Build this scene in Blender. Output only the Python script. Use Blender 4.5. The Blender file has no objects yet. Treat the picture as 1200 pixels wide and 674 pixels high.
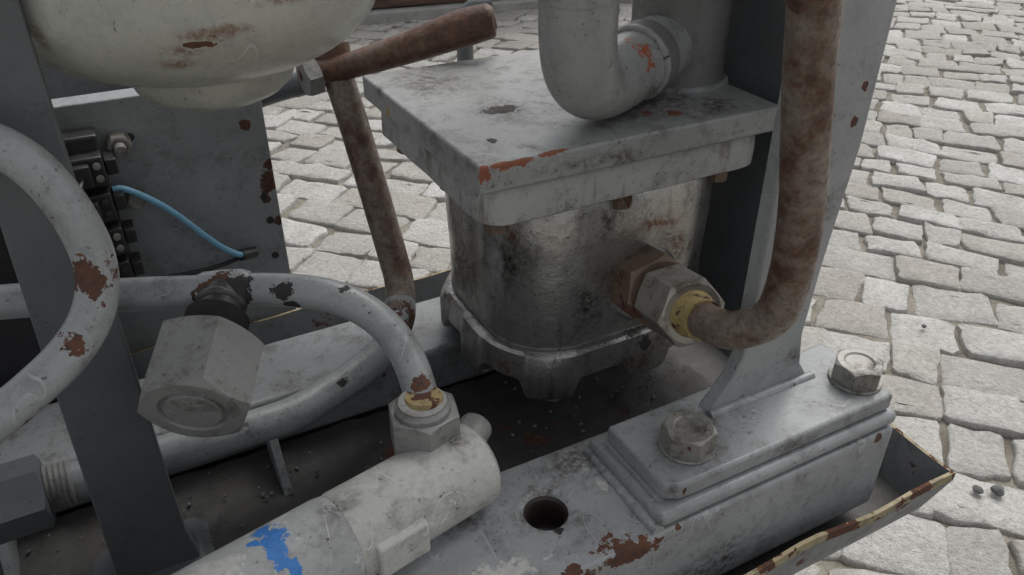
import bpy, bmesh, math, random
from mathutils import Vector, Matrix, noise as mnoise
random.seed(7)
scene=bpy.context.scene
COL=scene.collection
V=Vector
# ------------------------------------------------------------------ helpers
def empty(name, loc=(0,0,0)):
    e=bpy.data.objects.new(name,None); COL.objects.link(e); e.empty_display_size=.02; return e
def finish(name, bm, mat, parent=None, smooth=True, angle=35, bevel=0, bseg=3):
    me=bpy.data.meshes.new(name)
    bmesh.ops.recalc_face_normals(bm, faces=bm.faces)
    bm.to_mesh(me); bm.free()
    ob=bpy.data.objects.new(name,me); COL.objects.link(ob)
    if mat: me.materials.append(mat)
    if smooth:
        for p in me.polygons: p.use_smooth=True
        try: me.set_sharp_from_angle(angle=math.radians(angle))
        except Exception: pass
    if bevel>0:
        m=ob.modifiers.new('b','BEVEL'); m.width=bevel; m.segments=bseg; m.limit_method='ANGLE'; m.angle_limit=math.radians(40)
    if parent: ob.parent=parent
    return ob
def box(name,a,b,mat,parent=None,bevel=.002,bseg=3,sub=0):
    bm=bmesh.new()
    bmesh.ops.create_cube(bm,size=1)
    for v in bm.verts:
        v.co=V([(a[i]+b[i])/2+v.co[i]*(b[i]-a[i]) for i in range(3)])
    return finish(name,bm,mat,parent,smooth=True,bevel=bevel,bseg=bseg)
def prism(name,poly,lo,hi,axis,mat,parent=None,bevel=.002,bseg=3):
    bm=bmesh.new()
    def P(p,h):
        if axis=='z': return V((p[0],p[1],h))
        if axis=='t': return V((p[0],h,p[1]))
        return V((h,p[0],p[1]))
    A=[bm.verts.new(P(p,lo)) for p in poly]; B=[bm.verts.new(P(p,hi)) for p in poly]
    n=len(poly)
    bm.faces.new(A); bm.faces.new(B[::-1])
    for i in range(n): bm.faces.new((A[i],A[(i+1)%n],B[(i+1)%n],B[i]))
    return finish(name,bm,mat,parent,bevel=bevel,bseg=bseg)
def frame(d):
    d=V(d).normalized()
    up=V((0,0,1)) if abs(d.z)<.95 else V((0,1,0))
    x=up.cross(d).normalized(); y=d.cross(x)
    return x,y,d
def lathe(name,prof,p0,d,mat,parent=None,seg=40,angle=35,wob=0):
    x,y,z=frame(d); p0=V(p0); bm=bmesh.new(); rings=[]
    for r,h in prof:
        if r<1e-6: rings.append([bm.verts.new(p0+z*h)])
        else:
            L=[]
            for i in range(seg):
                a=2*math.pi*i/seg
                rr=r
                if wob: rr=r*(1+wob*mnoise.noise(V((math.cos(a)*1.5,math.sin(a)*1.5,h*60))))
                L.append(bm.verts.new(p0+z*h+x*(rr*math.cos(a))+y*(rr*math.sin(a))))
            rings.append(L)
    for A,B in zip(rings,rings[1:]):
        if len(A)==1 and len(B)==1: continue
        for i in range(seg):
            j=(i+1)%seg
            if len(A)==1: bm.faces.new((A[0],B[i],B[j]))
            elif len(B)==1: bm.faces.new((A[i],A[j],B[0]))
            else: bm.faces.new((A[i],A[j],B[j],B[i]))
    for R in (rings[0],rings[-1]):
        if len(R)>1: bm.faces.new(R)
    return finish(name,bm,mat,parent,angle=angle)
def hexn(name,p0,d,af,h,mat,parent=None,rot=0,bore=0,cap=None,both=True):
    x,y,z=frame(d); p0=V(p0); bm=bmesh.new(); seg=72; a0=af/2; rc=a0*1.0
    def hr(a):
        q=(a%(math.pi/3))-math.pi/6
        return a0/math.cos(q)
    def ring(f):
        L=[]
        for i in range(seg):
            a=2*math.pi*i/seg; r,zz=f(a); aa=a+rot
            L.append(bm.verts.new(p0+z*zz+x*(r*math.cos(aa))+y*(r*math.sin(aa))))
        rings.append(L)
    rings=[]
    k=.5
    ring(lambda a:(rc*.96,0))
    ring(lambda a:(hr(a),(hr(a)-rc*.96)*k if both else 0.0001))
    ring(lambda a:(hr(a),h-(hr(a)-rc*.96)*k))
    ring(lambda a:(rc*.96,h))
    if cap:
        ring(lambda a:(cap[0]+.0012,h)); ring(lambda a:(cap[0],h+(-.0022 if cap[1]>=0 else cap[1])))
        ring(lambda a:(cap[0]-.001,h+(-.0022 if cap[1]>=0 else cap[1])))
        if cap[1]>=0: ring(lambda a:(cap[0]-.002,h+cap[1]))
    for A,B in zip(rings,rings[1:]):
        for i in range(seg):
            j=(i+1)%seg; bm.faces.new((A[i],A[j],B[j],B[i]))
    bm.faces.new(rings[0]); bm.faces.new(rings[-1])
    return finish(name,bm,mat,parent,angle=22,bevel=0)
def cr(pts,n):
    P=[V(p) for p in pts]; P=[P[0]*2-P[1]]+P+[P[-1]*2-P[-2]]; out=[]
    for i in range(1,len(P)-2):
        for k in range(n):
            t=k/n; a,b,c,d=P[i-1:i+3]
            out.append(.5*((2*b)+(c-a)*t+(2*a-5*b+4*c-d)*t*t+(3*b-a-3*c+d)*t**3))
    out.append(P[-2]); return out
def tube(name,pts,rad,mat,parent=None,seg=24,n=10,wob=.0,caps=True,sm=14):
    C=cr(pts,n)
    if isinstance(rad,(int,float)): R=[rad]*len(C)
    else:
        R=[]
        for i in range(len(C)):
            f=i/n; j=min(int(f),len(rad)-2); f-=j; R.append(rad[j]*(1-f)+rad[j+1]*f)
        sm=0
    for _ in range(sm):
        C=[C[0]]+[(C[i-1]+C[i]*2+C[i+1])/4 for i in range(1,len(C)-1)]+[C[-1]]
    bm=bmesh.new(); rings=[]; T0=(C[1]-C[0]).normalized(); x,y,_=frame(T0)
    for i,c in enumerate(C):
        T=(C[min(i+1,len(C)-1)]-C[max(i-1,0)]).normalized()
        x=(x-T*x.dot(T)).normalized(); y=T.cross(x)
        L=[]
        for k in range(seg):
            a=2*math.pi*k/seg; r=R[i]
            dv=x*math.cos(a)+y*math.sin(a)
            if wob: r*=1+wob*mnoise.noise((c+dv*r)*70)
            L.append(bm.verts.new(c+dv*r))
        rings.append(L)
    for A,B in zip(rings,rings[1:]):
        for i in range(seg):
            j=(i+1)%seg; bm.faces.new((A[i],A[j],B[j],B[i]))
    if caps: bm.faces.new(rings[0]); bm.faces.new(rings[-1])
    return finish(name,bm,mat,parent,angle=50)
def bead(name,pts,r,mat,parent=None,lump=.12):
    C=[]
    for a,b in zip(pts,pts[1:]):
        a,b=V(a),V(b); n=max(2,int((b-a).length/.0012))
        for i in range(n): C.append(a.lerp(b,i/n))
    C.append(V(pts[-1]))
    bm=bmesh.new(); rings=[]
    for i,c in enumerate(C):
        T=(C[min(i+1,len(C)-1)]-C[max(i-1,0)]).normalized(); x,y,_=frame(T)
        rr=r*(1+lump*.5*math.sin(i*1.1+3*mnoise.noise(c*60))+lump*3*mnoise.noise(c*70)); L=[]
        for k in range(12):
            a=2*math.pi*k/12; L.append(bm.verts.new(c+(x*math.cos(a)+y*math.sin(a))*rr))
        rings.append(L)
    for A,B in zip(rings,rings[1:]):
        for i in range(12):
            j=(i+1)%12; bm.faces.new((A[i],A[j],B[j],B[i]))
    bm.faces.new(rings[0]); bm.faces.new(rings[-1])
    return finish(name,bm,mat,parent,angle=80)
# ------------------------------------------------------------------ materials
class NT:
    def __init__(s,name):
        s.m=bpy.data.materials.new(name); s.m.use_nodes=True; s.t=s.m.node_tree; s.n=s.t.nodes; s.l=s.t.links
        s.b=s.n['Principled BSDF']
    def new(s,t,**k):
        n=s.n.new(t)
        for a,b in k.items(): setattr(n,a,b)
        return n
    def put(s,sock,v):
        if hasattr(v,'is_output'): s.l.new(v,sock)
        else:
            if isinstance(v,(tuple,list)) and len(v)==3 and sock.type=='RGBA': v=(*v,1)
            sock.default_value=v
    def noise(s,vec,scale,detail=5,rough=.55,dist=0):
        n=s.new('ShaderNodeTexNoise'); s.put(n.inputs['Vector'],vec); n.inputs['Scale'].default_value=scale
        n.inputs['Detail'].default_value=min(detail,5); n.inputs['Roughness'].default_value=rough
        return n.outputs[0]
    def mr(s,v,a,b,c=0,d=1,smooth=False):
        n=s.new('ShaderNodeMapRange'); n.clamp=True
        s.put(n.inputs['Value'],v)
        for k,x in zip(('From Min','From Max','To Min','To Max'),(a,b,c,d)): s.put(n.inputs[k],x)
        return n.outputs[0]
    def math(s,op,a,b=0,c=0):
        n=s.new('ShaderNodeMath',operation=op); s.put(n.inputs[0],a); s.put(n.inputs[1],b)
        return n.outputs[0]
    def mix(s,f,a,b,mode='MIX'):
        n=s.new('ShaderNodeMix',data_type='RGBA',blend_type=mode)
        s.put(n.inputs[0],f); s.put(n.inputs[6],a); s.put(n.inputs[7],b); return n.outputs[2]
    def vadd(s,a,b,op='ADD'):
        n=s.new('ShaderNodeVectorMath',operation=op); s.put(n.inputs[0],a); s.put(n.inputs[1],b); return n.outputs[0]
    def vlen(s,a):
        n=s.new('ShaderNodeVectorMath',operation='LENGTH'); s.put(n.inputs[0],a); return n.outputs['Value']
    def bump(s,h,st,dist,prev=None):
        n=s.new('ShaderNodeBump'); n.inputs['Strength'].default_value=st; n.inputs['Distance'].default_value=dist
        s.put(n.inputs['Height'],h)
        if prev is not None: s.l.new(prev,n.inputs['Normal'])
        return n.outputs[0]
CK={'rust':(.11,.043,.024),'dark':(.03,.027,.026),'red':(.42,.11,.055),'yellow':(.36,.26,.07),'blue':(.04,.20,.55),
    'white':(.52,.52,.49),'primer':(.28,.10,.055),'gray':(.2,.21,.215),'stain':(.055,.043,.035),'smear':(.20,.085,.04)}
def paint(name,base,rust=.0,rough=.45,spots=(),seed=0,dirt=.35,specks=.5,metal=0.,scuff=0.,bumpy=1.,stain=0.,spec=.5,tex=1.,rs=26,low=None,scratch=.0):
    N=NT(name)
    g=N.new('ShaderNodeNewGeometry'); P=g.outputs['Position']
    Q=N.vadd(P,(seed*1.37,seed*.71,seed*2.11))
    nlow=N.noise(Q,9,3,.6); nmid=N.noise(Q,46*tex,5,.76); nfin=N.noise(Q,260*tex,3,.7)
    c=N.mix(N.mr(nlow,.3,.7),tuple(x*.80 for x in base),tuple(min(1,x*1.14) for x in base))
    c=N.mix(N.mr(nfin,.3,.75,0,.35),c,tuple(x*.68 for x in base))
    dm=N.mr(nmid,.50,.70,0,dirt); c=N.mix(dm,c,(.062,.054,.046))
    if scuff>0:
        ns=N.noise(Q,45,4,.75); sm=N.mr(ns,.66-.1*scuff,.69-.1*scuff,0,.5); c=N.mix(sm,c,tuple(min(1,x*1.4+.03) for x in base))
    if scratch>0:
        n1=N.noise(N.vadd(Q,(1,.35,.6),'MULTIPLY'),38,1,.3); l=N.math('ABSOLUTE',N.math('SUBTRACT',n1,.5)); l=N.mr(l,.0016,.0042,1,0)
        l=N.math('MULTIPLY',l,N.mr(nmid,.48,.58,0,scratch)); c=N.mix(l,c,tuple(min(1,x*1.5+.05) for x in base))
    if stain>0:
        st=N.noise(N.vadd(Q,(1,1,.22),'MULTIPLY'),60,4,.7); sm=N.mr(st,.58-.12*stain,.76-.1*stain,0,.8); c=N.mix(sm,c,(.085,.052,.034))
    if specks>0:
        sp=N.noise(Q,420*tex,2,.5); smk=N.mr(sp,.70-.05*specks,.73-.05*specks,0,.75); smk=N.math('MULTIPLY',smk,N.mr(nmid,.4,.6)); c=N.mix(smk,c,(.05,.035,.028))
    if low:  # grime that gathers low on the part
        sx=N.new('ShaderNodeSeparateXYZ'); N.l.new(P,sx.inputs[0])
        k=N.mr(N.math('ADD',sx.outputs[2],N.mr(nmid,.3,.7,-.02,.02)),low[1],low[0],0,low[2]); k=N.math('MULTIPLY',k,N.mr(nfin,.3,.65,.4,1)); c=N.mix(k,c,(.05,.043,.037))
    mask=None
    rcol=N.mix(N.mr(nfin,.35,.65),CK['rust'],(.05,.026,.019)); rcol=N.mix(N.mr(nmid,.5,.7,0,.6),rcol,(.21,.085,.04))
    def addm(m):
        nonlocal mask
        mask=m if mask is None else N.math('MAXIMUM',mask,m)
    if rust>0:
        nr=N.noise(Q,rs*tex,4,.66,.5); th=.72-.3*rust
        m=N.mr(nr,th,th+.025); addm(m); c=N.mix(m,c,rcol)
    if spots: nwarp=N.noise(Q,95*tex,4,.7)
    for spt in spots:
        x,y,z,r,k=spt[:5]; el=spt[5] if len(spt)>5 else (1,1,1)
        r*=.78
        d=N.vlen(N.vadd(N.vadd(P,(-x,-y,-z)),tuple(1/(r*e) for e in el),'MULTIPLY'))
        d=N.math('ADD',d,N.mr(nwarp,.3,.7,-.6,.6))
        d=N.math('ADD',d,N.mr(nfin,.3,.7,-.22,.22))
        if k in('rust','primer'):
            c=N.mix(N.mr(d,1.16,1.02,0,.45),c,tuple(min(1,q*1.25+.02) for q in base))
        if k in('stain','smear'): m=N.math('MULTIPLY',N.mr(d,1.4,.3),N.mr(nfin,.38,.6,.1,.85))
        else: m=N.mr(d,1.02,.90)
        if k in ('rust','primer','dark'): addm(m)
        cc=rcol if k=='rust' else CK[k]
        if k!='rust': cc=N.mix(N.mr(nfin,.35,.7,0,.5),cc,tuple(q*.45 for q in CK[k]))
        c=N.mix(m,c,cc)
    N.put(N.b.inputs['Base Color'],c)
    rr=N.mr(nmid,.3,.7,rough-.08,rough+.16)
    if mask is not None: 
        rr=N.math('ADD',rr,N.math('MULTIPLY',mask,.35))
    N.put(N.b.inputs['Roughness'],rr)
    if metal>0:
        mm=metal if mask is None else N.math('MULTIPLY',N.math('SUBTRACT',1,mask),metal); N.put(N.b.inputs['Metallic'],mm)
    N.b.inputs['Specular IOR Level'].default_value=spec
    h=N.math('MULTIPLY',nfin,.35); h=N.math('ADD',h,N.math('MULTIPLY',nmid,.7))
    if mask is not None: h=N.math('SUBTRACT',h,N.math('MULTIPLY',mask,.4/bumpy))
    N.l.new(N.bump(h,.4*bumpy,.0012),N.b.inputs['Normal'])
    return N.m
def rusty(name,seed=0,paintc=None,cover=.4,rough=.48,a_=(.085,.042,.028),b_=(.20,.105,.068)):
    N=NT(name); g=N.new('ShaderNodeNewGeometry'); Q=N.vadd(g.outputs['Position'],(seed*1.1,seed*.9,seed))
    a=N.noise(Q,26,5,.75); b=N.noise(Q,240,4,.7)
    c=N.mix(N.mr(a,.35,.65),a_,b_); c=N.mix(N.mr(b,.4,.7,0,.7),c,(.035,.022,.016))
    if paintc:
        m=N.mr(N.math('ADD',a,N.math('MULTIPLY',b,.35)),.76-cover*.4,.90-cover*.4); c=N.mix(m,c,N.mix(N.mr(b,.42,.65,0,.8),paintc,(.10,.068,.05)))
    N.put(N.b.inputs['Base Color'],c); N.put(N.b.inputs['Roughness'],N.mr(b,.3,.7,rough-.14,rough+.15)); N.b.inputs['Metallic'].default_value=.25
    N.l.new(N.bump(N.math('ADD',a,b),.55,.0012),N.b.inputs['Normal']); return N.m
S=dict(
 frame=[(.183,.217,.3135,.015,'rust',(1.8,1,.6)),(.150,.219,.317,.005,'rust',(1.5,1,1)),(.368,.218,.314,.004,'rust'),(.216,.219,.316,.003,'rust'),(.168,.249,.318,.008,'stain'),(.158,.246,.318,.004,'dark'),(.150,.262,.318,.015,'stain'),(.120,.235,.318,.016,'white',(1.5,.5,1)),(.196,.262,.318,.008,'white',(.4,1,1)),(.12,.28,.318,.02,'stain'),(.05,.24,.318,.02,'stain'),(.19,.285,.318,.025,'stain'),(.25,.218,.27,.02,'stain',(2,1,1)),(.165,.272,.318,.010,'stain')],
 base=[(.216,.226,.337,.006,'stain'),(.222,.223,.335,.003,'rust'),(.378,.224,.338,.004,'stain'),(.204,.22,.324,.004,'stain'),(.30,.223,.334,.006,'stain',(3,1,1)),(.262,.262,.341,.012,'stain'),(.241,.247,.340,.024,'stain'),(.369,.245,.340,.022,'stain')],
 leg=[(.337,.262,.524,.0035,'rust'),(.335,.262,.506,.003,'rust'),(.33,.262,.36,.008,'stain'),(.325,.262,.46,.012,'stain')],
 plate=[(.187,.352,.4795,.008,'primer',(2.6,.4,.5)),(.212,.353,.4798,.006,'primer',(2.4,.5,.45)),(.171,.352,.476,.005,'primer',(1,1,1.5)),(.191,.383,.480,.0045,'dark'),(.220,.426,.480,.014,'dark',(1.1,.6,1)),(.222,.426,.480,.026,'stain'),(.166,.486,.468,.006,'yellow'),(.166,.50,.478,.006,'stain'),(.295,.380,.480,.004,'primer'),(.31,.372,.480,.005,'primer'),(.30,.40,.480,.04,'stain',(1.5,1,1)),(.34,.37,.480,.02,'stain'),(.20,.50,.480,.03,'stain'),(.25,.351,.47,.012,'stain',(3,1,.5))],
 body=[(.295,.364,.328,.015,'stain'),(.312,.364,.318,.014,'smear'),(.317,.365,.387,.016,'smear'),(.30,.365,.408,.014,'smear',(1.8,1,.6)),(.262,.366,.42,.014,'stain'),(.29,.358,.306,.014,'smear',(1.3,1,.8)),(.205,.388,.394,.016,'stain',(1,1,1.8)),(.206,.385,.412,.010,'smear',(1,1,.6)),(.25,.366,.36,.014,'stain',(1,1,1.8)),(.345,.366,.36,.03,'stain'),(.197,.45,.36,.02,'stain',(1,1,2)),(.205,.39,.312,.012,'smear'),(.225,.372,.306,.005,'dark'),(.297,.36,.32,.006,'dark',(1,1,1.6)),(.305,.36,.335,.005,'dark',(.6,1,2))],
 vessel=[(.046,.360,.562,.010,'smear',(1.8,1,.35)),(.037,.361,.556,.009,'smear',(1.2,1,.5)),(.056,.356,.563,.006,'smear',(1.8,1,.5)),(.079,.361,.572,.007,'smear',(1.8,1,.4)),(.034,.366,.549,.008,'smear',(1.5,1,.4)),(.042,.361,.558,.005,'rust',(1.8,1,.4)),(-.015,.39,.56,.006,'smear')],
 pipe=[(-.021,.340,.473,.0115,'rust'),(-.034,.331,.449,.0070,'rust'),(-.061,.322,.428,.006,'rust'),(-.030,.352,.512,.003,'dark'),
   (.0625,.380,.421,.007,'dark'),(.067,.377,.412,.005,'dark',(1.3,1,.6)),(.092,.366,.417,.0055,'dark'),(.101,.352,.41,.003,'dark'),(.110,.335,.397,.003,'dark'),(.030,.394,.424,.013,'rust'),(.043,.389,.422,.009,'dark'),(.024,.392,.412,.009,'dark'),(.112,.312,.386,.008,'rust',(1,1,.5)),
   (.10,.432,.308,.005,'dark'),(.03,.42,.307,.010,'stain'),(.158,.474,.312,.018,'rust'),(.140,.460,.306,.014,'stain')],
 pipe2=[(.2135,.354,.519,.006,'dark'),(.219,.352,.514,.004,'dark'),(.222,.355,.575,.004,'stain'),(.288,.385,.512,.015,'red',(.7,1,1)),(.296,.388,.500,.010,'smear'),(.295,.385,.495,.014,'stain')],
 box=[(.0927,.600,.4346,.005,'rust'),(.1025,.600,.386,.011,'rust',(.8,1,1.2)),(.099,.600,.372,.004,'rust'),(.106,.600,.352,.005,'rust'),(.106,.600,.40,.005,'rust'),(.06,.600,.462,.004,'dark'),(.05,.60,.30,.03,'stain')],
 valve=[(.0216,.2647,.361,.010,'blue',(.7,1.4,1)),(.026,.252,.357,.0065,'blue',(.7,1.2,1)),(.017,.275,.363,.006,'blue'),(.012,.268,.362,.004,'blue'),(.095,.27,.36,.012,'white',(1.3,.6,1)),(.07,.285,.363,.010,'white'),(.12,.285,.362,.010,'stain'),(.105,.30,.353,.018,'stain'),(-.01,.262,.364,.014,'white',(1.5,.6,1)),(.05,.27,.362,.012,'stain')],
)
def sp(k): return S.get(k,())
m_frame=paint('frame_paint',(.30,.314,.32),rust=.02,seed=1,dirt=.5,rough=.4,spots=sp('frame'),scuff=.2,specks=.9,scratch=.7)
m_base=paint('base_plate_paint',(.29,.303,.308),rust=.0,seed=2,dirt=.5,rough=.34,spots=sp('base'),specks=.8,scratch=.5)
m_leg=paint('leg_paint',(.33,.342,.345),seed=3,dirt=.35,specks=.5,rough=.4,spots=sp('leg'),scratch=.4)
m_dleg=paint('dark_leg_and_shade_paint',(.115,.125,.132),seed=4,dirt=.3,rough=.42)
m_rear=paint('rear_beam_paint',(.24,.252,.258),rust=.06,seed=5,dirt=.75,rough=.4,specks=.9)
m_floor=paint('tray_floor_grime',(.05,.049,.046),rust=.22,seed=6,dirt=.8,rough=.6,bumpy=2.5,scuff=.1)
m_tray=paint('tray_paint',(.17,.18,.187),rust=.2,seed=7,dirt=.6)
m_lip=paint('tray_lip',(.34,.28,.16),rust=.65,seed=8,dirt=.7,rough=.6,tex=1.8)
m_plate=paint('plate_paint',(.335,.34,.332),rust=.0,seed=9,dirt=.65,specks=1,rough=.38,bumpy=1.3,spots=sp('plate'),scratch=.4)
m_cast=paint('cast_flange',(.41,.41,.395),rust=.0,seed=10,dirt=.6,specks=.9,rough=.40,bumpy=2.6,stain=.25)
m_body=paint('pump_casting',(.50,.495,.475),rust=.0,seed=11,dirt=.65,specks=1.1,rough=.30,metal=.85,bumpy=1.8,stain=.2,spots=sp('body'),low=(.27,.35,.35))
m_vessel=paint('vessel_paint',(.47,.47,.415),rust=.0,seed=12,dirt=.25,specks=.5,rough=.28,spots=sp('vessel'),scratch=.3)
m_pipe=paint('pipe_paint',(.32,.333,.336),rust=.0,seed=13,dirt=.5,specks=1,rough=.32,spots=sp('pipe'),rs=40,scratch=.5)
m_pipe2=paint('thick_pipe_paint',(.34,.347,.338),rust=.0,seed=14,dirt=.4,specks=.8,rough=.30,spots=sp('pipe2'),scratch=.3)
m_nut=paint('nut_zinc',(.42,.40,.36),rust=.06,seed=15,dirt=.8,specks=1,rough=.34,metal=.6,stain=.35,rs=50)
m_nutg=paint('nut_painted',(.30,.30,.288),rust=.04,seed=16,dirt=.7,specks=1,rough=.40,metal=.25,rs=45)
m_nutr=paint('nut_rusty',(.20,.14,.10),rust=.45,seed=17,dirt=.6,rough=.45,metal=.35)
m_valve=paint('valve_paint',(.48,.475,.44),rust=.0,seed=18,dirt=.5,specks=1,rough=.45,scuff=.3,spots=sp('valve'),scratch=.6)
m_valve2=paint('valve_tube_paint',(.41,.42,.415),rust=.0,seed=19,dirt=.5,specks=.9,rough=.45,scuff=.5,spots=sp('valve'),scratch=.6)
m_bolt=paint('bolt_steel',(.30,.29,.265),rust=.12,seed=20,dirt=.9,specks=1,rough=.42,metal=.35,rs=80,tex=1.4)
m_box=paint('box_paint',(.27,.283,.287),rust=.0,seed=21,dirt=.4,rough=.42,spots=sp('box'),scratch=.4)
m_cylr=paint('riser_paint',(.17,.17,.163),rust=.22,seed=22,dirt=.7,rough=.5)
m_black=paint('black_plastic_and_shade',(.025,.025,.027),seed=23,dirt=.3,specks=.5,rough=.38)
m_thr=paint('greasy_thread',(.10,.095,.09),rust=.3,seed=29,dirt=.7,specks=0,rough=.36,metal=.3)
m_rust2=rusty('rust_lever',5,(.20,.155,.125),.15); m_rustpaint=rusty('rusty_pipe_worn_paint',9,(.24,.205,.17),.42)
m_yel=paint('yellow_band',(.36,.27,.11),rust=.6,seed=24,dirt=.9,rough=.5,tex=2)
m_blue=paint('blue_cable',(.20,.43,.60),seed=26,dirt=.2,specks=0,rough=.4)
m_hole=paint('hole_grime',(.04,.03,.025),rust=.4,seed=27,dirt=.8)
# ------------------------------------------------------------------ frame
fr=empty('machine_frame')
def cutter(p,r,h):
    bm=bmesh.new(); bmesh.ops.create_cone(bm,cap_ends=True,segments=40,radius1=r,radius2=r,depth=h)
    me=bpy.data.meshes.new('c'); bm.transform(Matrix.Translation(p)); bm.to_mesh(me); bm.free()
    me.materials.append(m_hole); o=bpy.data.objects.new('c',me); COL.objects.link(o); return o
def cut(ob,p,r,h):
    c=cutter(p,r,h); ob.data.materials.append(m_hole)
    m=ob.modifiers.new('h','BOOLEAN'); m.object=c; m.operation='DIFFERENCE'; m.solver='EXACT'
    try: m.material_mode='TRANSFER'
    except Exception: pass
    bpy.context.view_layer.objects.active=ob
    while ob.modifiers[0]!=m: bpy.ops.object.modifier_move_up(modifier=m.name)
    bpy.ops.object.modifier_apply(modifier=m.name)
    bpy.data.objects.remove(c)
fb=box('front_beam',(-.62,.218,.250),(.384,.298,.318),m_frame,fr,bevel=.006,bseg=4)
cut(fb,(.159,.260,.318),.0105,.05)
box('rear_beam',(-.62,.463,.245),(.40,.535,.285),m_rear,fr,bevel=.005,bseg=4)
prism('pad_plate',[(.204,.219),(.383,.219),(.383,.290),(.204,.290)],.3185,.328,'z',m_base,fr,bevel=.004,bseg=4)
prism('base_plate',[(.211,.229),(.219,.2245),(.232,.224),(.379,.2235),(.380,.283),(.211,.281)],.3285,.340,'z',m_base,fr,bevel=.0022)
bead('weld_pad_end',[(.2035,.288,.3185),(.2035,.219,.3185)],.0034,m_frame,fr,.12)
bead('weld_plate_end',[(.211,.280,.328),(.211,.229,.328)],.0018,m_base,fr,.12)
prism('support_leg',[(.268,.3395),(.347,.3395),(.338,.352),(.334,.375),(.337,.422),(.345,.491),(.346,.564),(.346,1.26),(.289,1.26),(.289,.42),(.289,.375),(.284,.36),(.276,.349)],.262,.272,'t',m_leg,fr,bevel=.0015)
bead('leg_weld',[(.268,.2605,.3395),(.349,.2605,.3395)],.0034,m_base,fr,.08)
prism('column_plate',[(.33,.30),(.52,.30),(.52,1.26),(.33,1.26)],.396,.404,'s',m_dleg,fr,bevel=.001)  # dark colour stands in for the shadow on this face
prism('left_leg',[(-.054,.236),(-.012,.236),(-.017,.27),(-.0175,.30),(-.0175,1.26),(-.047,1.26),(-.051,.5),(-.055,.40),(-.058,.30),(-.060,.236)],.385,.396,'t',m_dleg,fr,bevel=.0012)
prism('left_leg_foot',[(-.075,.238),(-.004,.238),(-.012,.246),(-.062,.246)],.36,.42,'t',m_dleg,fr,bevel=.0012)
prism('gusset_rib',[(.415,.2385),(.4625,.2385),(.4625,.283),(.452,.283)],.046,.052,'s',m_rear,fr,bevel=.0008)
for s0 in (-.12,.16):
    prism('gusset_rib_b',[(.415,.2385),(.4625,.2385),(.4625,.283),(.452,.283)],s0,s0+.006,'s',m_rear,fr,bevel=.0008)
def bolt(p,d=(0,0,1),af=.025,h=.0125,parent=None,rot=0,washer=True,mat=None,name='bolt'):
    p=V(p); d=V(d).normalized()
    if washer: lathe(name+'_washer',[(0,0),(af*.58,0),(af*.60,.0008),(af*.58,.0018),(0,.0018)],p,d,mat or m_bolt,parent,seg=40)
    hexn(name+'_head',p+d*(.0015 if washer else 0),d,af,h,mat or m_bolt,parent,rot=rot,cap=(af*.30,-.0009),both=False)
bolt((.241,.247,.340),parent=fr,rot=.25,name='frame_bolt',af=.0265); bolt((.369,.245,.340),parent=fr,rot=.6,name='frame_bolt',af=.0265)
# ------------------------------------------------------------------ drip tray
tr=empty('drip_tray')
def tray():
    bm=bmesh.new()
    s0,s1,t0,t1=-.62,.420,.212,.575
    def loop(o,z,w=0):
        L=[]; pts=[]; n=80; m=30
        for i in range(n): pts.append((s0-o+(s1-s0+2*o)*i/n,t0-o))
        for i in range(m): pts.append((s1+o,t0-o+(t1-t0+2*o)*i/m))
        for i in range(n): pts.append((s1+o-(s1-s0+2*o)*i/n,t1+o))
        for i in range(m): pts.append((s0-o,t1+o-(t1-t0+2*o)*i/m))
        for a,b in pts:
            d=mnoise.noise(V((a*18,b*18,3)))*w
            L.append(bm.verts.new((a+d,b+d,z+d*.6)))
        return L
    A=loop(0,.2375); B=loop(.010,.2725,.003); C=loop(.0125,.2725,.003); D=loop(.0125,.266,.003); E=loop(.0035,.234)
    def br(X,Y,mi):
        n=len(X)
        for i in range(n):
            f=bm.faces.new((X[i],X[(i+1)%n],Y[(i+1)%n],Y[i])); f.material_index=mi
    f=bm.faces.new(A); f.material_index=1
    br(A,B,0); br(B,C,2); br(C,D,2); br(D,E,0); f=bm.faces.new(E); f.material_index=0
    o=finish('tray_pan',bm,None,tr,angle=30)
    for m in (m_tray,m_floor,m_lip): o.data.materials.append(m)
tray()
bm=bmesh.new(); nx,ny=150,40; vs=[]
for j in range(ny+1):
    for i in range(nx+1):
        a=-.5+.88*i/nx; b=.299+.163*j/ny
        h=.2383+max(0,mnoise.noise(V((a*22,b*22,0)))*.004+mnoise.noise(V((a*90,b*90,5)))*.002+.001)+.006*max(0,(abs(j/ny-.5)-.35)/.15)
        vs.append(bm.verts.new((a,b,h)))
for j in range(ny):
    for i in range(nx):
        k=j*(nx+1)+i; bm.faces.new((vs[k],vs[k+1],vs[k+nx+2],vs[k+nx+1]))
finish('sludge',bm,m_floor,tr,angle=80)
# grit and paint flakes lying in the tray
bm=bmesh.new(); random.seed(44)
for i in range(420):
    x=random.uniform(-.15,.38); y=.300+.16*random.random()**1.3; r=random.uniform(.0006,.0022)
    M=Matrix.Translation((x,y,.2405+random.uniform(0,.003)))@Matrix.Rotation(random.uniform(0,6),4,V((random.random(),random.random(),random.random()+.1)).normalized())@Matrix.Diagonal((1,random.uniform(.5,1),random.uniform(.3,.8),1))
    bmesh.ops.create_icosphere(bm,subdivisions=1,radius=r,matrix=M)
finish('grit',bm,m_tray,tr,smooth=False)
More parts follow.
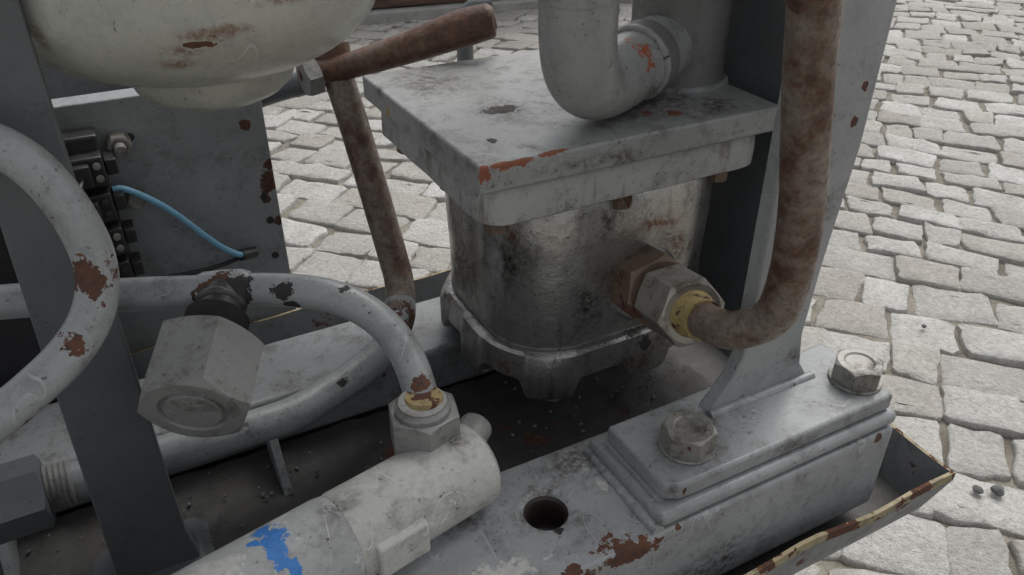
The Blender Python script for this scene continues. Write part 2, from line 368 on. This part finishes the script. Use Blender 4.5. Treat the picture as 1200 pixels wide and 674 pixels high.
# ------------------------------------------------------------------ pump
pu=empty('hydraulic_pump')
pl=prism('top_plate',[(.168,.352),(.378,.350),(.378,.533),(.166,.534)],.4635,.480,'z',m_plate,pu,bevel=.0018)
def rr_loop(cx,cy,hx,hy,r,n=96):
    pts=[]
    k=n//4
    for q,(sx,sy,a0) in enumerate(((1,1,0),(-1,1,90),(-1,-1,180),(1,-1,270))):
        for i in range(k):
            a=math.radians(a0+90*i/(k-1))
            pts.append((cx+sx*(hx-r)+r*math.cos(a),cy+sy*(hy-r)+r*math.sin(a)))
    P=[V((p[0],p[1],0)) for p in pts]; P.append(P[0]); L=[0]
    for a,b in zip(P,P[1:]): L.append(L[-1]+(b-a).length)
    out=[]; j=0
    for i in range(n):
        d=L[-1]*i/n
        while L[j+1]<d: j+=1
        f=(d-L[j])/max(1e-9,L[j+1]-L[j]); q=P[j].lerp(P[j+1],f); out.append((q.x,q.y))
    return out
def loft(name,rings,mat,parent,angle=35,bump=0):
    bm=bmesh.new(); R=[]
    for pts,zf in rings:
        L=[]
        for i,(a,b) in enumerate(pts):
            z=zf(i) if callable(zf) else zf
            d=mnoise.noise(V((a*60,b*60,z*60)))*bump
            L.append(bm.verts.new((a+d,b-d,z)))
        R.append(L)
    for A,B in zip(R,R[1:]):
        n=len(A)
        for i in range(n): bm.faces.new((A[i],A[(i+1)%n],B[(i+1)%n],B[i]))
    bm.faces.new(R[0]); bm.faces.new(R[-1])
    return finish(name,bm,mat,parent,angle=angle)
NN=240
FC=(.273,.4435); fh=(.100,.0885)
def F(o,r=.016): return rr_loop(FC[0],FC[1],fh[0]+o,fh[1]+o,r+o,NN)
loft('flange_casting',[(F(-.012),.4633),(F(-.002),.4633),(F(0),.461),(F(.001),.452),(F(.0005),.441),(F(-.003),.4385),(F(-.010),.4365),(F(-.02),.435)],m_cast,pu,bump=.0008,angle=40)
BC=(.285,.4385); bh=(.087,.0735); PH=.16
def lw(a,b):
    th=math.atan2((b-BC[1])/bh[1],(a-BC[0])/bh[0])-PH; x=min(1,max(0,(math.cos(th*8)+.25)/.7)); return x*x*(3-2*x)
def B(o,r=.050,lob=0):
    L=rr_loop(BC[0],BC[1],bh[0]+o,bh[1]+o,r+o,NN)
    if lob:
        out=[]
        for a,b in L:
            k=1+lob*lw(a,b); out.append((BC[0]+(a-BC[0])*k,BC[1]+(b-BC[1])*k))
        return out
    return L
def lobez(z,amp):
    base=B(0); W=[z-amp*lw(a,b) for a,b in base]
    return lambda i:W[i]
loft('pump_body',[(B(-.004),.4365),(B(-.001),.430),(B(-.0005),.40),(B(-.0015),.36),(B(-.0015),.3305),(B(-.003),.3298),(B(-.003),.3282),(B(.001),.3275),(B(.003,lob=.010),.3255),(B(.0035,lob=.040),.316),(B(.0035,lob=.045),lobez(.306,.010)),(B(.002,lob=.044),lobez(.304,.0115)),(B(-.008,lob=.03),lobez(.3035,.010)),(B(-.03),.298)],m_body,pu,bump=.0009,angle=28)
for i in range(8):
    th=math.radians(45*i)+PH; L=B(-.007)
    q=min(L,key=lambda p:abs(math.remainder(math.atan2((p[1]-BC[1])/bh[1],(p[0]-BC[0])/bh[0])-th,2*math.pi)))
    hexn('body_bolt',(q[0],q[1],.2945),(0,0,-1),.014,.009,m_nutg,pu,rot=i)
for (a,b) in ((.190,.376),(.188,.512),(.352,.372),(.19,.44),(.272,.3685)):
    hexn('flange_bolt',(a,b,.4365),(0,0,-1),.014,.009,m_nutr,pu,rot=.3)
lathe('riser_pipe',[(.0345,0),(.034,.004),(.032,.008),(.032,.785)],(.354,.429,.4795),(0,0,1),m_cylr,pu,seg=56)
bead('riser_weld',[(.354+.0335*math.cos(a),.429+.0335*math.sin(a),.4805) for a in [i*math.pi/20 for i in range(41)]],.0032,m_plate,pu,.08)
p0=V((.292,.366,.368)); p1=V((.273,.274,.393)); d=(p1-p0).normalized()
lathe('port_boss',[(.030,-.012),(.028,.001),(.025,.004),(0,.004)],p0,d,m_body,pu,seg=48,wob=.02)
hexn('port_adapter',p0+d*.003,d,.045,.030,m_nutr,pu,rot=.35)
lathe('port_neck',[(.016,.03),(.016,.042),(0,.042)],p0,d,m_nutr,pu)
hexn('port_nut',p0+d*.038,d,.0385,.036,m_nut,pu,rot=.12)
lathe('yellow_ferrule',[(0,.070),(.0145,.070),(.0145,.0745),(.0135,.076),(.0135,.079),(.0122,.081),(.0122,.087),(0,.087)],p0,d,m_yel,pu)
# ------------------------------------------------------------------ pipes
rp=empty('rusty_hydraulic_pipe')
e=p0+d*.080
tube('pipe',[e,(.272,.264,.3975),(.2765,.252,.4045),(.282,.241,.418),(.281,.2355,.446),(.275,.2325,.486),(.263,.232,.543),(.253,.228,.580),(.24,.226,.66),(.225,.226,1.26)],.0106,m_rustpaint,rp,wob=.02,sm=5)
tp=empty('suction_pipe')
tube('pipe',[(.232,.366,1.26),(.234,.367,.62),(.235,.368,.565),(.2365,.369,.532),(.243,.372,.513),(.260,.381,.5035),(.285,.394,.5025),(.315,.409,.505),(.345,.424,.508)],.0212,m_pipe2,tp,seg=40,wob=.01,sm=5)
dd=(V((.345,.424,.518))-V((.315,.409,.516))).normalized()
bead('pipe_weld',[V((.300,.4015,.504))+ (frame(dd)[0]*math.cos(a)+frame(dd)[1]*math.sin(a))*.0212 for a in [i*math.pi/16 for i in range(33)]],.0028,m_pipe2,tp,.1)
lathe('collar',[(.0235,0),(.0235,.014),(.0215,.016)],V((.300,.4015,.504)),dd,m_cylr,tp)
ap=empty('curved_pipe')
def sc(p,k): return (p[0]*k,p[1]*k,.65-(.65-p[2])*k)
A=[(-.135,.442,.512),(-.090,.425,.522),(-.046,.409,.517),(-.026,.399,.490),(-.0185,.391,.449),(-.034,.380,.422),(-.060,.367,.409),(-.09,.354,.399),(-.14,.340,.386)]
tube('pipe',[sc(q,.89) for q in A],.0088,m_pipe,ap,wob=.02,n=14,sm=60)
fp=empty('hydraulic_pipe')
tube('pipe',[(-.25,.49,.425),(-.070,.436,.421),(-.015,.418,.419),(.036,.401,.416),(.063,.388,.416),(.088,.372,.413),(.105,.355,.404),(.113,.335,.391),(.1125,.315,.378),(.110,.305,.366)],.0092,m_pipe,fp,wob=.02,sm=8)
b0=V((.036,.401,.416)); b1=V((.0050,.3385,.394)); d=(b1-b0).normalized()
lathe('tee_collar',[(.0093,-.014),(.0108,-.010),(.0112,.0),(.0108,.010),(.0093,.014)],b0,V((.95,-.3,0)),m_pipe,fp,wob=.15)
tube('branch',[b0,b0+d*.015,b0+d*.03,b0+d*.05],.0115,m_thr,fp)
lathe('branch_threads',[(0,.016)]+sum([[(.0140,.018+i*.0024),(.0165,.0192+i*.0024)] for i in range(9)],[])+[(0,.042)],b0,d,m_thr,fp)
hexn('branch_nut',b0+d*.036,d,.049,.041,m_nutg,fp,rot=.1,cap=(.0155,0.0002))
bead('tee_weld',[b0+d*.009+(frame(d)[0]*math.cos(a)+frame(d)[1]*math.sin(a))*.0105 for a in [i*math.pi/12 for i in range(25)]],.003,m_thr,fp,.15)
lathe('yellow_ferrule',[(.0098,0),(.0104,.001),(.0104,.005),(.0096,.007)],(.1105,.3045,.3765),(0.05,.1,1),m_yel,fp)
hexn('nut',(.109,.303,.351),(.02,.02,1),.034,.026,m_nutg,fp,rot=.3)
lathe('nut_collar',[(.0145,.0),(.0145,.003),(.0125,.005),(.0125,.006)],(.109,.303,.3765),(0,0,1),m_nutg,fp)
lt=empty('return_pipe')
tube('upper_pipe',[(.158,.592,.486),(.163,.586,.470),(.168,.556,.412),(.171,.522,.350),(.1695,.502,.327),(.160,.480,.3125)],.0113,m_rustpaint,lt,wob=.02,n=12,sm=0)
tube('lower_pipe',[(.1645,.490,.3185),(.160,.480,.3125),(.143,.462,.304),(.122,.450,.300),(.088,.437,.297),(.055,.428,.296),(-.013,.427,.298),(-.079,.424,.301),(-.10,.42,.302)],.0115,m_pipe,lt,wob=.02,n=12,sm=0)
lt2=V((-.070,.4245,.301)); d=V((-1,-.05,.03)).normalized()
lathe('threads',[(0,-.004)]+sum([[(.0125,-.002+i*.003),(.0142,-.0005+i*.003)] for i in range(6)],[])+[(0,.018)],lt2,d,m_nutg,lt)
hexn('nut',lt2+d*.012,d,.038,.032,m_dleg,lt,rot=.2)
lv=empty('rusty_lever')
tube('lever',[(.140,.592,.470),(.165,.575,.4745),(.21,.556,.488),(.245,.540,.5005),(.264,.531,.506),(.268,.529,.507)],[.0085,.009,.0115,.0135,.0125,.006],m_rust2,lv)
tube('hub',[(.163,.592,.488),(.163,.586,.466)],.0135,m_rust2,lv)
hexn('nut',(.149,.585,.4685),(-.9,-.1,-.1),.024,.012,m_nutg,lv,rot=.2)
tube('bracket',[(.15,.60,.46),(.12,.62,.45),(.10,.66,.42),(.10,.70,.30),(.10,.70,.24)],.009,m_dleg,lv)
hr=empty('handle_rod')
tube('rod',[(.382,.831,0),(.382,.831,.2),(.382,.831,.415),(.384,.83,.432),(.392,.826,.443),(.41,.818,.445)],.0095,m_dleg,hr,sm=3)
# ------------------------------------------------------------------ hydraulic cylinder
vc=empty('hydraulic_cylinder')
a=V((.134,.2905,.341)); dv=V((-.113,-.024,0)).normalized()
lathe('valve_body',[(0,-.001),(.012,-.001),(.019,.0),(.0225,.003),(.0232,.007),(.0232,.082),(.0225,.084)],a,dv,m_valve,vc,seg=56)
lathe('tube',[(.0218,.083),(.0228,.085),(.0235,.09),(.0235,.45),(0,.45)],a,dv,m_valve2,vc,seg=56)
lathe('nut_seat',[(.0165,.0),(.0160,.012),(0,.012)],(.109,.3025,.340),(.0,.0,1),m_valve,vc)
lathe('end_port',[(.0095,-.01),(.0095,.010),(.0085,.012),(.004,.012),(.004,.006),(0,.006)],(.134,.303,.345),(.75,.6,.15),m_nutg,vc,seg=32)
bm=bmesh.new(); bmesh.ops.create_cube(bm,size=1)
M=Matrix.Translation(a+dv*.060+V((0,-.0185,-.001)))@Matrix.Rotation(math.atan2(dv.y,dv.x),4,'Z')@Matrix.Diagonal((.028,.016,.020,1))
bm.transform(M); finish('side_pad',bm,m_valve,vc,bevel=.0015)
# ------------------------------------------------------------------ vessel
ve=empty('filter_vessel')
vx,vy=.057,.452
prof=[(0,0)]
for i in range(1,25):
    a_=i/24*math.pi/2; prof.append((.094*math.sin(a_)**.85,.045*(1-math.cos(a_))))
prof+=[(.094,.06),(.094,.73)]
lathe('vessel_body',prof,(vx,vy,.522),(0,0,1),m_vessel,ve,seg=96,angle=60)
lathe('drain_dome',[(0,0),(.015,.0005),(.026,.0025),(.034,.006),(.040,.011),(.043,.018),(.044,.03)],(vx+.002,vy-.002,.505),(0,0,1),m_vessel,ve,seg=56,angle=60)
# ------------------------------------------------------------------ junction box
jb=empty('junction_box')
box('front_panel',(-.028,.600,.245),(.108,.603,.468),m_box,jb,bevel=.001)
box('side_panel',(.1045,.6035,.245),(.1078,.72,.4675),m_box,jb,bevel=.001)
box('top_lip',(-.03,.6035,.4645),(.104,.622,.4675),m_box,jb,bevel=.001)
box('back_panel',(-.16,.716,.25),(.104,.72,.47),m_box,jb,bevel=.001)
box('recess_shade_block',(-.15,.606,.25),(-.032,.70,.445),m_black,jb,bevel=.003)  # solid black block painted in for the shade inside the open box
box('recess_shade_panel',(-.30,.56,.25),(-.034,.604,.50),m_black,jb,bevel=.004)  # black panel standing in for the dark recess left of the box
tb=empty('terminal_block')
random.seed(3)
box('rail',(-.034,.580,.335),(-.006,.599,.452),m_black,tb,bevel=.002)
for i in range(4):
    z=.350+i*.0265; o=random.uniform(-.002,.002)
    box('terminal_body',(-.031+o,.567,z-.009),(-.007+o,.5815,z+.012),m_black,tb,bevel=.0015)
    box('terminal_step',(-.029+o,.560,z-.006),(-.016+o,.5675,z+.009),m_black,tb,bevel=.001)
    box('wire_clamp',(-.0065+o,.572,z-.004),(.001+o,.590,z+.007),m_black,tb,bevel=.001)
    for k in (-.003,.006):
        lathe('terminal_screw',[(0,0),(.0026,0),(.0026,.0015),(0,.002)],(-.0115+o,.567,z+k),(.1,-1,.1),m_bolt if (i+k>0 and i%2) else m_black,tb,seg=14)
    tube('lead_%d'%i,[(-.022+o,.561,z),(-.026,.550,z-.004),(-.036,.548,z-.012),(-.05,.56,z-.02)],.0017,m_black,tb,seg=8,n=6,sm=2)
bolt((.006,.599,.438),(0,-1,0),.014,.010,tb,mat=m_bolt); lathe('bolt_thread',[(.004,0),(.004,.018),(0,.018)],(.006,.596,.438),(0,-1,0),m_bolt,tb,seg=16)
bolt((.008,.599,.396),(0,-1,0),.012,.009,tb,mat=m_bolt)
cb=empty('cable')
tube('blue_wire',[(-.006,.582,.411),(.003,.583,.409),(.027,.585,.387),(.051,.585,.354),(.066,.585,.339),(.074,.59,.334)],.0024,m_blue,cb,seg=10)
tube('black_wire',[(-.01,.585,.336),(.02,.583,.333),(.05,.584,.332),(.074,.592,.332)],.0018,m_black,cb,seg=10)
tube('sleeve',[(.070,.588,.335),(.082,.596,.331)],.0045,m_black,cb,seg=12)
for (x,z,r) in ((.099,.354,.003),(.098,.322,.003),(.014,.44,.003),(.097,.375,.0025)):
    lathe('panel_hole',[(0,.0006),(r,.0006),(r,0)],(x,.5995,z),(0,-1,0),m_black,jb,seg=16)
# ------------------------------------------------------------------ unseen occluder above + supports
mh=empty('overhead_occluder')
box('occluder_shell',(-.50,.21,1.262),(.42,.68,1.50),m_dleg,mh,bevel=.015)  # unseen body added overhead to darken the parts below; legs and pipes end here
for i,(x,y) in enumerate(((-.5,.33),(.05,.33),(.30,.36))):
    box('support_timber' if i==0 else 'support_timber.%03d'%i,(x,y,0.0),(x+.10,y+.18,.2335),m_rust2,None,bevel=.004)
# ------------------------------------------------------------------ pavement
def stones():
    random.seed(11)
    bm=bmesh.new(); col=bm.loops.layers.float_color.new('rnd')
    rot=math.radians(-50); cr_,sr_=math.cos(rot),math.sin(rot)
    y=-5.5
    def W(x,y):
        yy=y+.10*math.sin(x*1.3+.5)+.02*math.sin(x*5.1+y*3)
        return (x*cr_-yy*sr_+1.0, x*sr_+yy*cr_+1.6)
    while y<5.5:
        h=random.uniform(.060,.090); x=-5.5+random.uniform(0,.1)
        while x<5.5:
            w=random.uniform(.058,.122)
            cx,cy=W(x+w/2,y+h/2)
            if -1.9<cx<4.4 and .0<cy<4.6:
                g=random.uniform(.0008,.0034)
                j=lambda:random.uniform(-.0085,.0085)
                Q=[(x+g+j(),y+g+j()),(x+w-g+j(),y+g+j()),(x+w-g+j(),y+h-g+j()),(x+g+j(),y+h-g+j())]
                pts=[]
                for k in range(4):
                    a=V(Q[k]); b=V(Q[(k+1)%4])
                    for f in (.06,.28,.5,.72,.94):
                        p=a.lerp(b,f); pts.append(p+V((random.uniform(-.0028,.0028),random.uniform(-.0028,.0028))))
                c=V((x+w/2,y+h/2)); top=random.uniform(-.0035,.0035); tx=random.uniform(-.06,.06); ty=random.uniform(-.06,.06)
                rnd=random.random(); rnd2=random.random()**2; R=[]
                for f,z in ((1,-.03),(.995,-.005),(.975,-.0012),(.93,0),(.5,.0005)):
                    L=[]
                    for p in pts:
                        q=c+(p-c)*f; X,Y=W(q.x,q.y)
                        zz=z+top+(q.x-c.x)*tx+(q.y-c.y)*ty+(mnoise.noise(V((X*45,Y*45,0)))*.0035+mnoise.noise(V((X*120,Y*120,0)))*.0016 if z>-.02 else 0)
                        L.append(bm.verts.new((X,Y,zz)))
                    R.append(L)
                fs=[]
                n=len(pts)
                for A,B in zip(R,R[1:]):
                    for i in range(n): fs.append(bm.faces.new((A[i],A[(i+1)%n],B[(i+1)%n],B[i])))
                fs.append(bm.faces.new(R[-1]))
                for f in fs:
                    for l in f.loops: l[col]=(rnd,rnd2,0,1)
            x+=w
        y+=h
    N=NT('granite_sett'); at=N.new('ShaderNodeVertexColor'); at.layer_name='rnd'
    sx=N.new('ShaderNodeSeparateColor'); N.l.new(at.outputs[0],sx.inputs[0])
    g=N.new('ShaderNodeNewGeometry'); P=g.outputs['Position']
    a=N.noise(P,14,4,.65); b=N.noise(P,130,4,.7); f=N.noise(P,480,2,.6)
    c=N.mix(sx.outputs[0],(.40,.39,.365),(.60,.595,.57)); c=N.mix(N.math('MULTIPLY',sx.outputs[1],.6),c,(.37,.34,.29))
    c=N.mix(N.mr(a,.4,.7,0,.5),c,(.32,.305,.275)); c=N.mix(N.mr(b,.45,.75,0,.65),c,(.23,.22,.195)); c=N.mix(N.mr(f,.60,.68,0,.55),c,(.14,.135,.12))
    c=N.mix(N.mr(b,.42,.25,0,.5),c,(.68,.67,.64))
    N.put(N.b.inputs['Base Color'],c); N.put(N.b.inputs['Roughness'],.85)
    N.l.new(N.bump(N.math('ADD',b,N.math('MULTIPLY',f,.3)),.9,.005),N.b.inputs['Normal'])
    finish('stone_pavement',bm,N.m,None,angle=45)
stones()
def ground():
    N=NT('ground_sand'); g=N.new('ShaderNodeNewGeometry'); P=g.outputs['Position']
    a=N.noise(P,9,4,.65); b=N.noise(P,160,4,.75); c=N.mix(N.mr(a,.35,.65),(.15,.135,.11),(.32,.295,.245)); c=N.mix(N.mr(b,.5,.7,0,.7),c,(.08,.07,.05))
    vr=N.new('ShaderNodeTexVoronoi'); vr.inputs['Scale'].default_value=11; vr.feature='DISTANCE_TO_EDGE'; N.l.new(P,vr.inputs['Vector'])
    far=N.mr(N.vlen(N.vadd(P,(-1.2,-2.2,0))),4.5,5.0); st=N.mr(vr.outputs['Distance'],.03,.07); stc=N.mix(N.mr(a,.3,.7),(.42,.41,.385),(.52,.51,.485))
    c=N.mix(N.math('MULTIPLY',far,st),c,stc)
    N.put(N.b.inputs['Base Color'],c); N.b.inputs['Roughness'].default_value=.95
    N.l.new(N.bump(b,.8,.004),N.b.inputs['Normal'])
    bm=bmesh.new(); bmesh.ops.create_grid(bm,x_segments=2,y_segments=2,size=150)
    for v in bm.verts: v.co.z=-.0066
    finish('ground',bm,N.m,None)
ground()
random.seed(5)
def peb(p,r,i):
    bm=bmesh.new(); bmesh.ops.create_icosphere(bm,subdivisions=3,radius=r)
    for v in bm.verts:
        v.co*=1+.35*mnoise.noise(v.co*(1.2/r)+V((i,0,0))); v.co.z*=.7; v.co+=V(p)
    finish('pebble',bm,m_peb,None,angle=30)
m_peb=paint('pebble_stone',(.14,.14,.14),seed=31,dirt=.2,rough=.8)
for i,(x,y,r) in enumerate(((.737,.312,.0055),(.755,.301,.0065),(.70,.22,.005),(.95,.55,.0035))): peb((x,y,.004),r,i)
# ------------------------------------------------------------------ background plank wall
wl=empty('plank_wall')
N=NT('old_timber'); g=N.new('ShaderNodeNewGeometry'); Q=N.vadd(g.outputs['Position'],(3,40,40),'MULTIPLY'); w=N.noise(Q,1,4,.65)
c=N.mix(N.mr(w,.3,.7),(.05,.028,.02),(.15,.085,.06)); N.put(N.b.inputs['Base Color'],c); N.b.inputs['Roughness'].default_value=.8; N.l.new(N.bump(w,.5,.01),N.b.inputs['Normal'])
m_wood=N.m
m_conc=paint('concrete',(.36,.35,.33),seed=33,dirt=.3,rough=.9)
p=V((-.9,2.80,0)); q=V((1.9,2.375,0)); dirv=(q-p).normalized(); ang=math.atan2(dirv.y,dirv.x)
def wbox(name,l0,l1,w0,w1,z0,z1,mat,bev):
    bm=bmesh.new(); bmesh.ops.create_cube(bm,size=1)
    bm.transform(Matrix.Translation(p)@Matrix.Rotation(ang,4,'Z')@Matrix.Translation(((l0+l1)/2,(w0+w1)/2,(z0+z1)/2))@Matrix.Diagonal((l1-l0,w1-w0,z1-z0,1)))
    finish(name,bm,mat,wl,bevel=bev)
wbox('footing',-.02,2.9,0,.3,-.008,.035,m_conc,.006)
for i in range(6): wbox('plank_%d'%(i+1),0,2.86,.03,.07,.04+i*.125,.155+i*.125,m_wood,.004)
for i in range(4): wbox('post_%d'%(i+1),.1+i*.88,.2+i*.88,.075,.17,.036,.8,m_wood,.004)
# ------------------------------------------------------------------ light, world, camera
w=bpy.data.worlds.new('World'); scene.world=w; w.use_nodes=True; nt=w.node_tree
bg=nt.nodes['Background']; sky=nt.nodes.new('ShaderNodeTexSky'); sky.sky_type='NISHITA'; sky.sun_disc=False
EL=math.radians(58); AZ=math.radians(60)
sky.sun_elevation=EL; sky.sun_rotation=AZ; sky.dust_density=4; sky.air_density=1.2
hs=nt.nodes.new('ShaderNodeHueSaturation'); hs.inputs['Saturation'].default_value=.2
nt.links.new(sky.outputs[0],hs.inputs['Color']); nt.links.new(hs.outputs[0],bg.inputs['Color']); bg.inputs['Strength'].default_value=.15
sd_=V((math.sin(AZ)*math.cos(EL),math.cos(AZ)*math.cos(EL),math.sin(EL)))
L=bpy.data.lights.new('sun','SUN'); L.energy=1.4; L.angle=math.radians(45); L.color=(1,.98,.95)
lo=bpy.data.objects.new('sun',L); COL.objects.link(lo); lo.rotation_euler=(-sd_).to_track_quat('-Z','Y').to_euler(); lo.location=sd_*5
cam=bpy.data.cameras.new('camera'); co=bpy.data.objects.new('camera',cam); COL.objects.link(co)
co.location=(0,0,.65); co.rotation_euler=(math.radians(58),0,math.radians(-28)); cam.sensor_width=36; cam.lens=36*942/1200; cam.clip_start=.02; cam.clip_end=400
scene.camera=co
scene.view_settings.view_transform='Standard'; scene.view_settings.look='None'; scene.view_settings.exposure=0
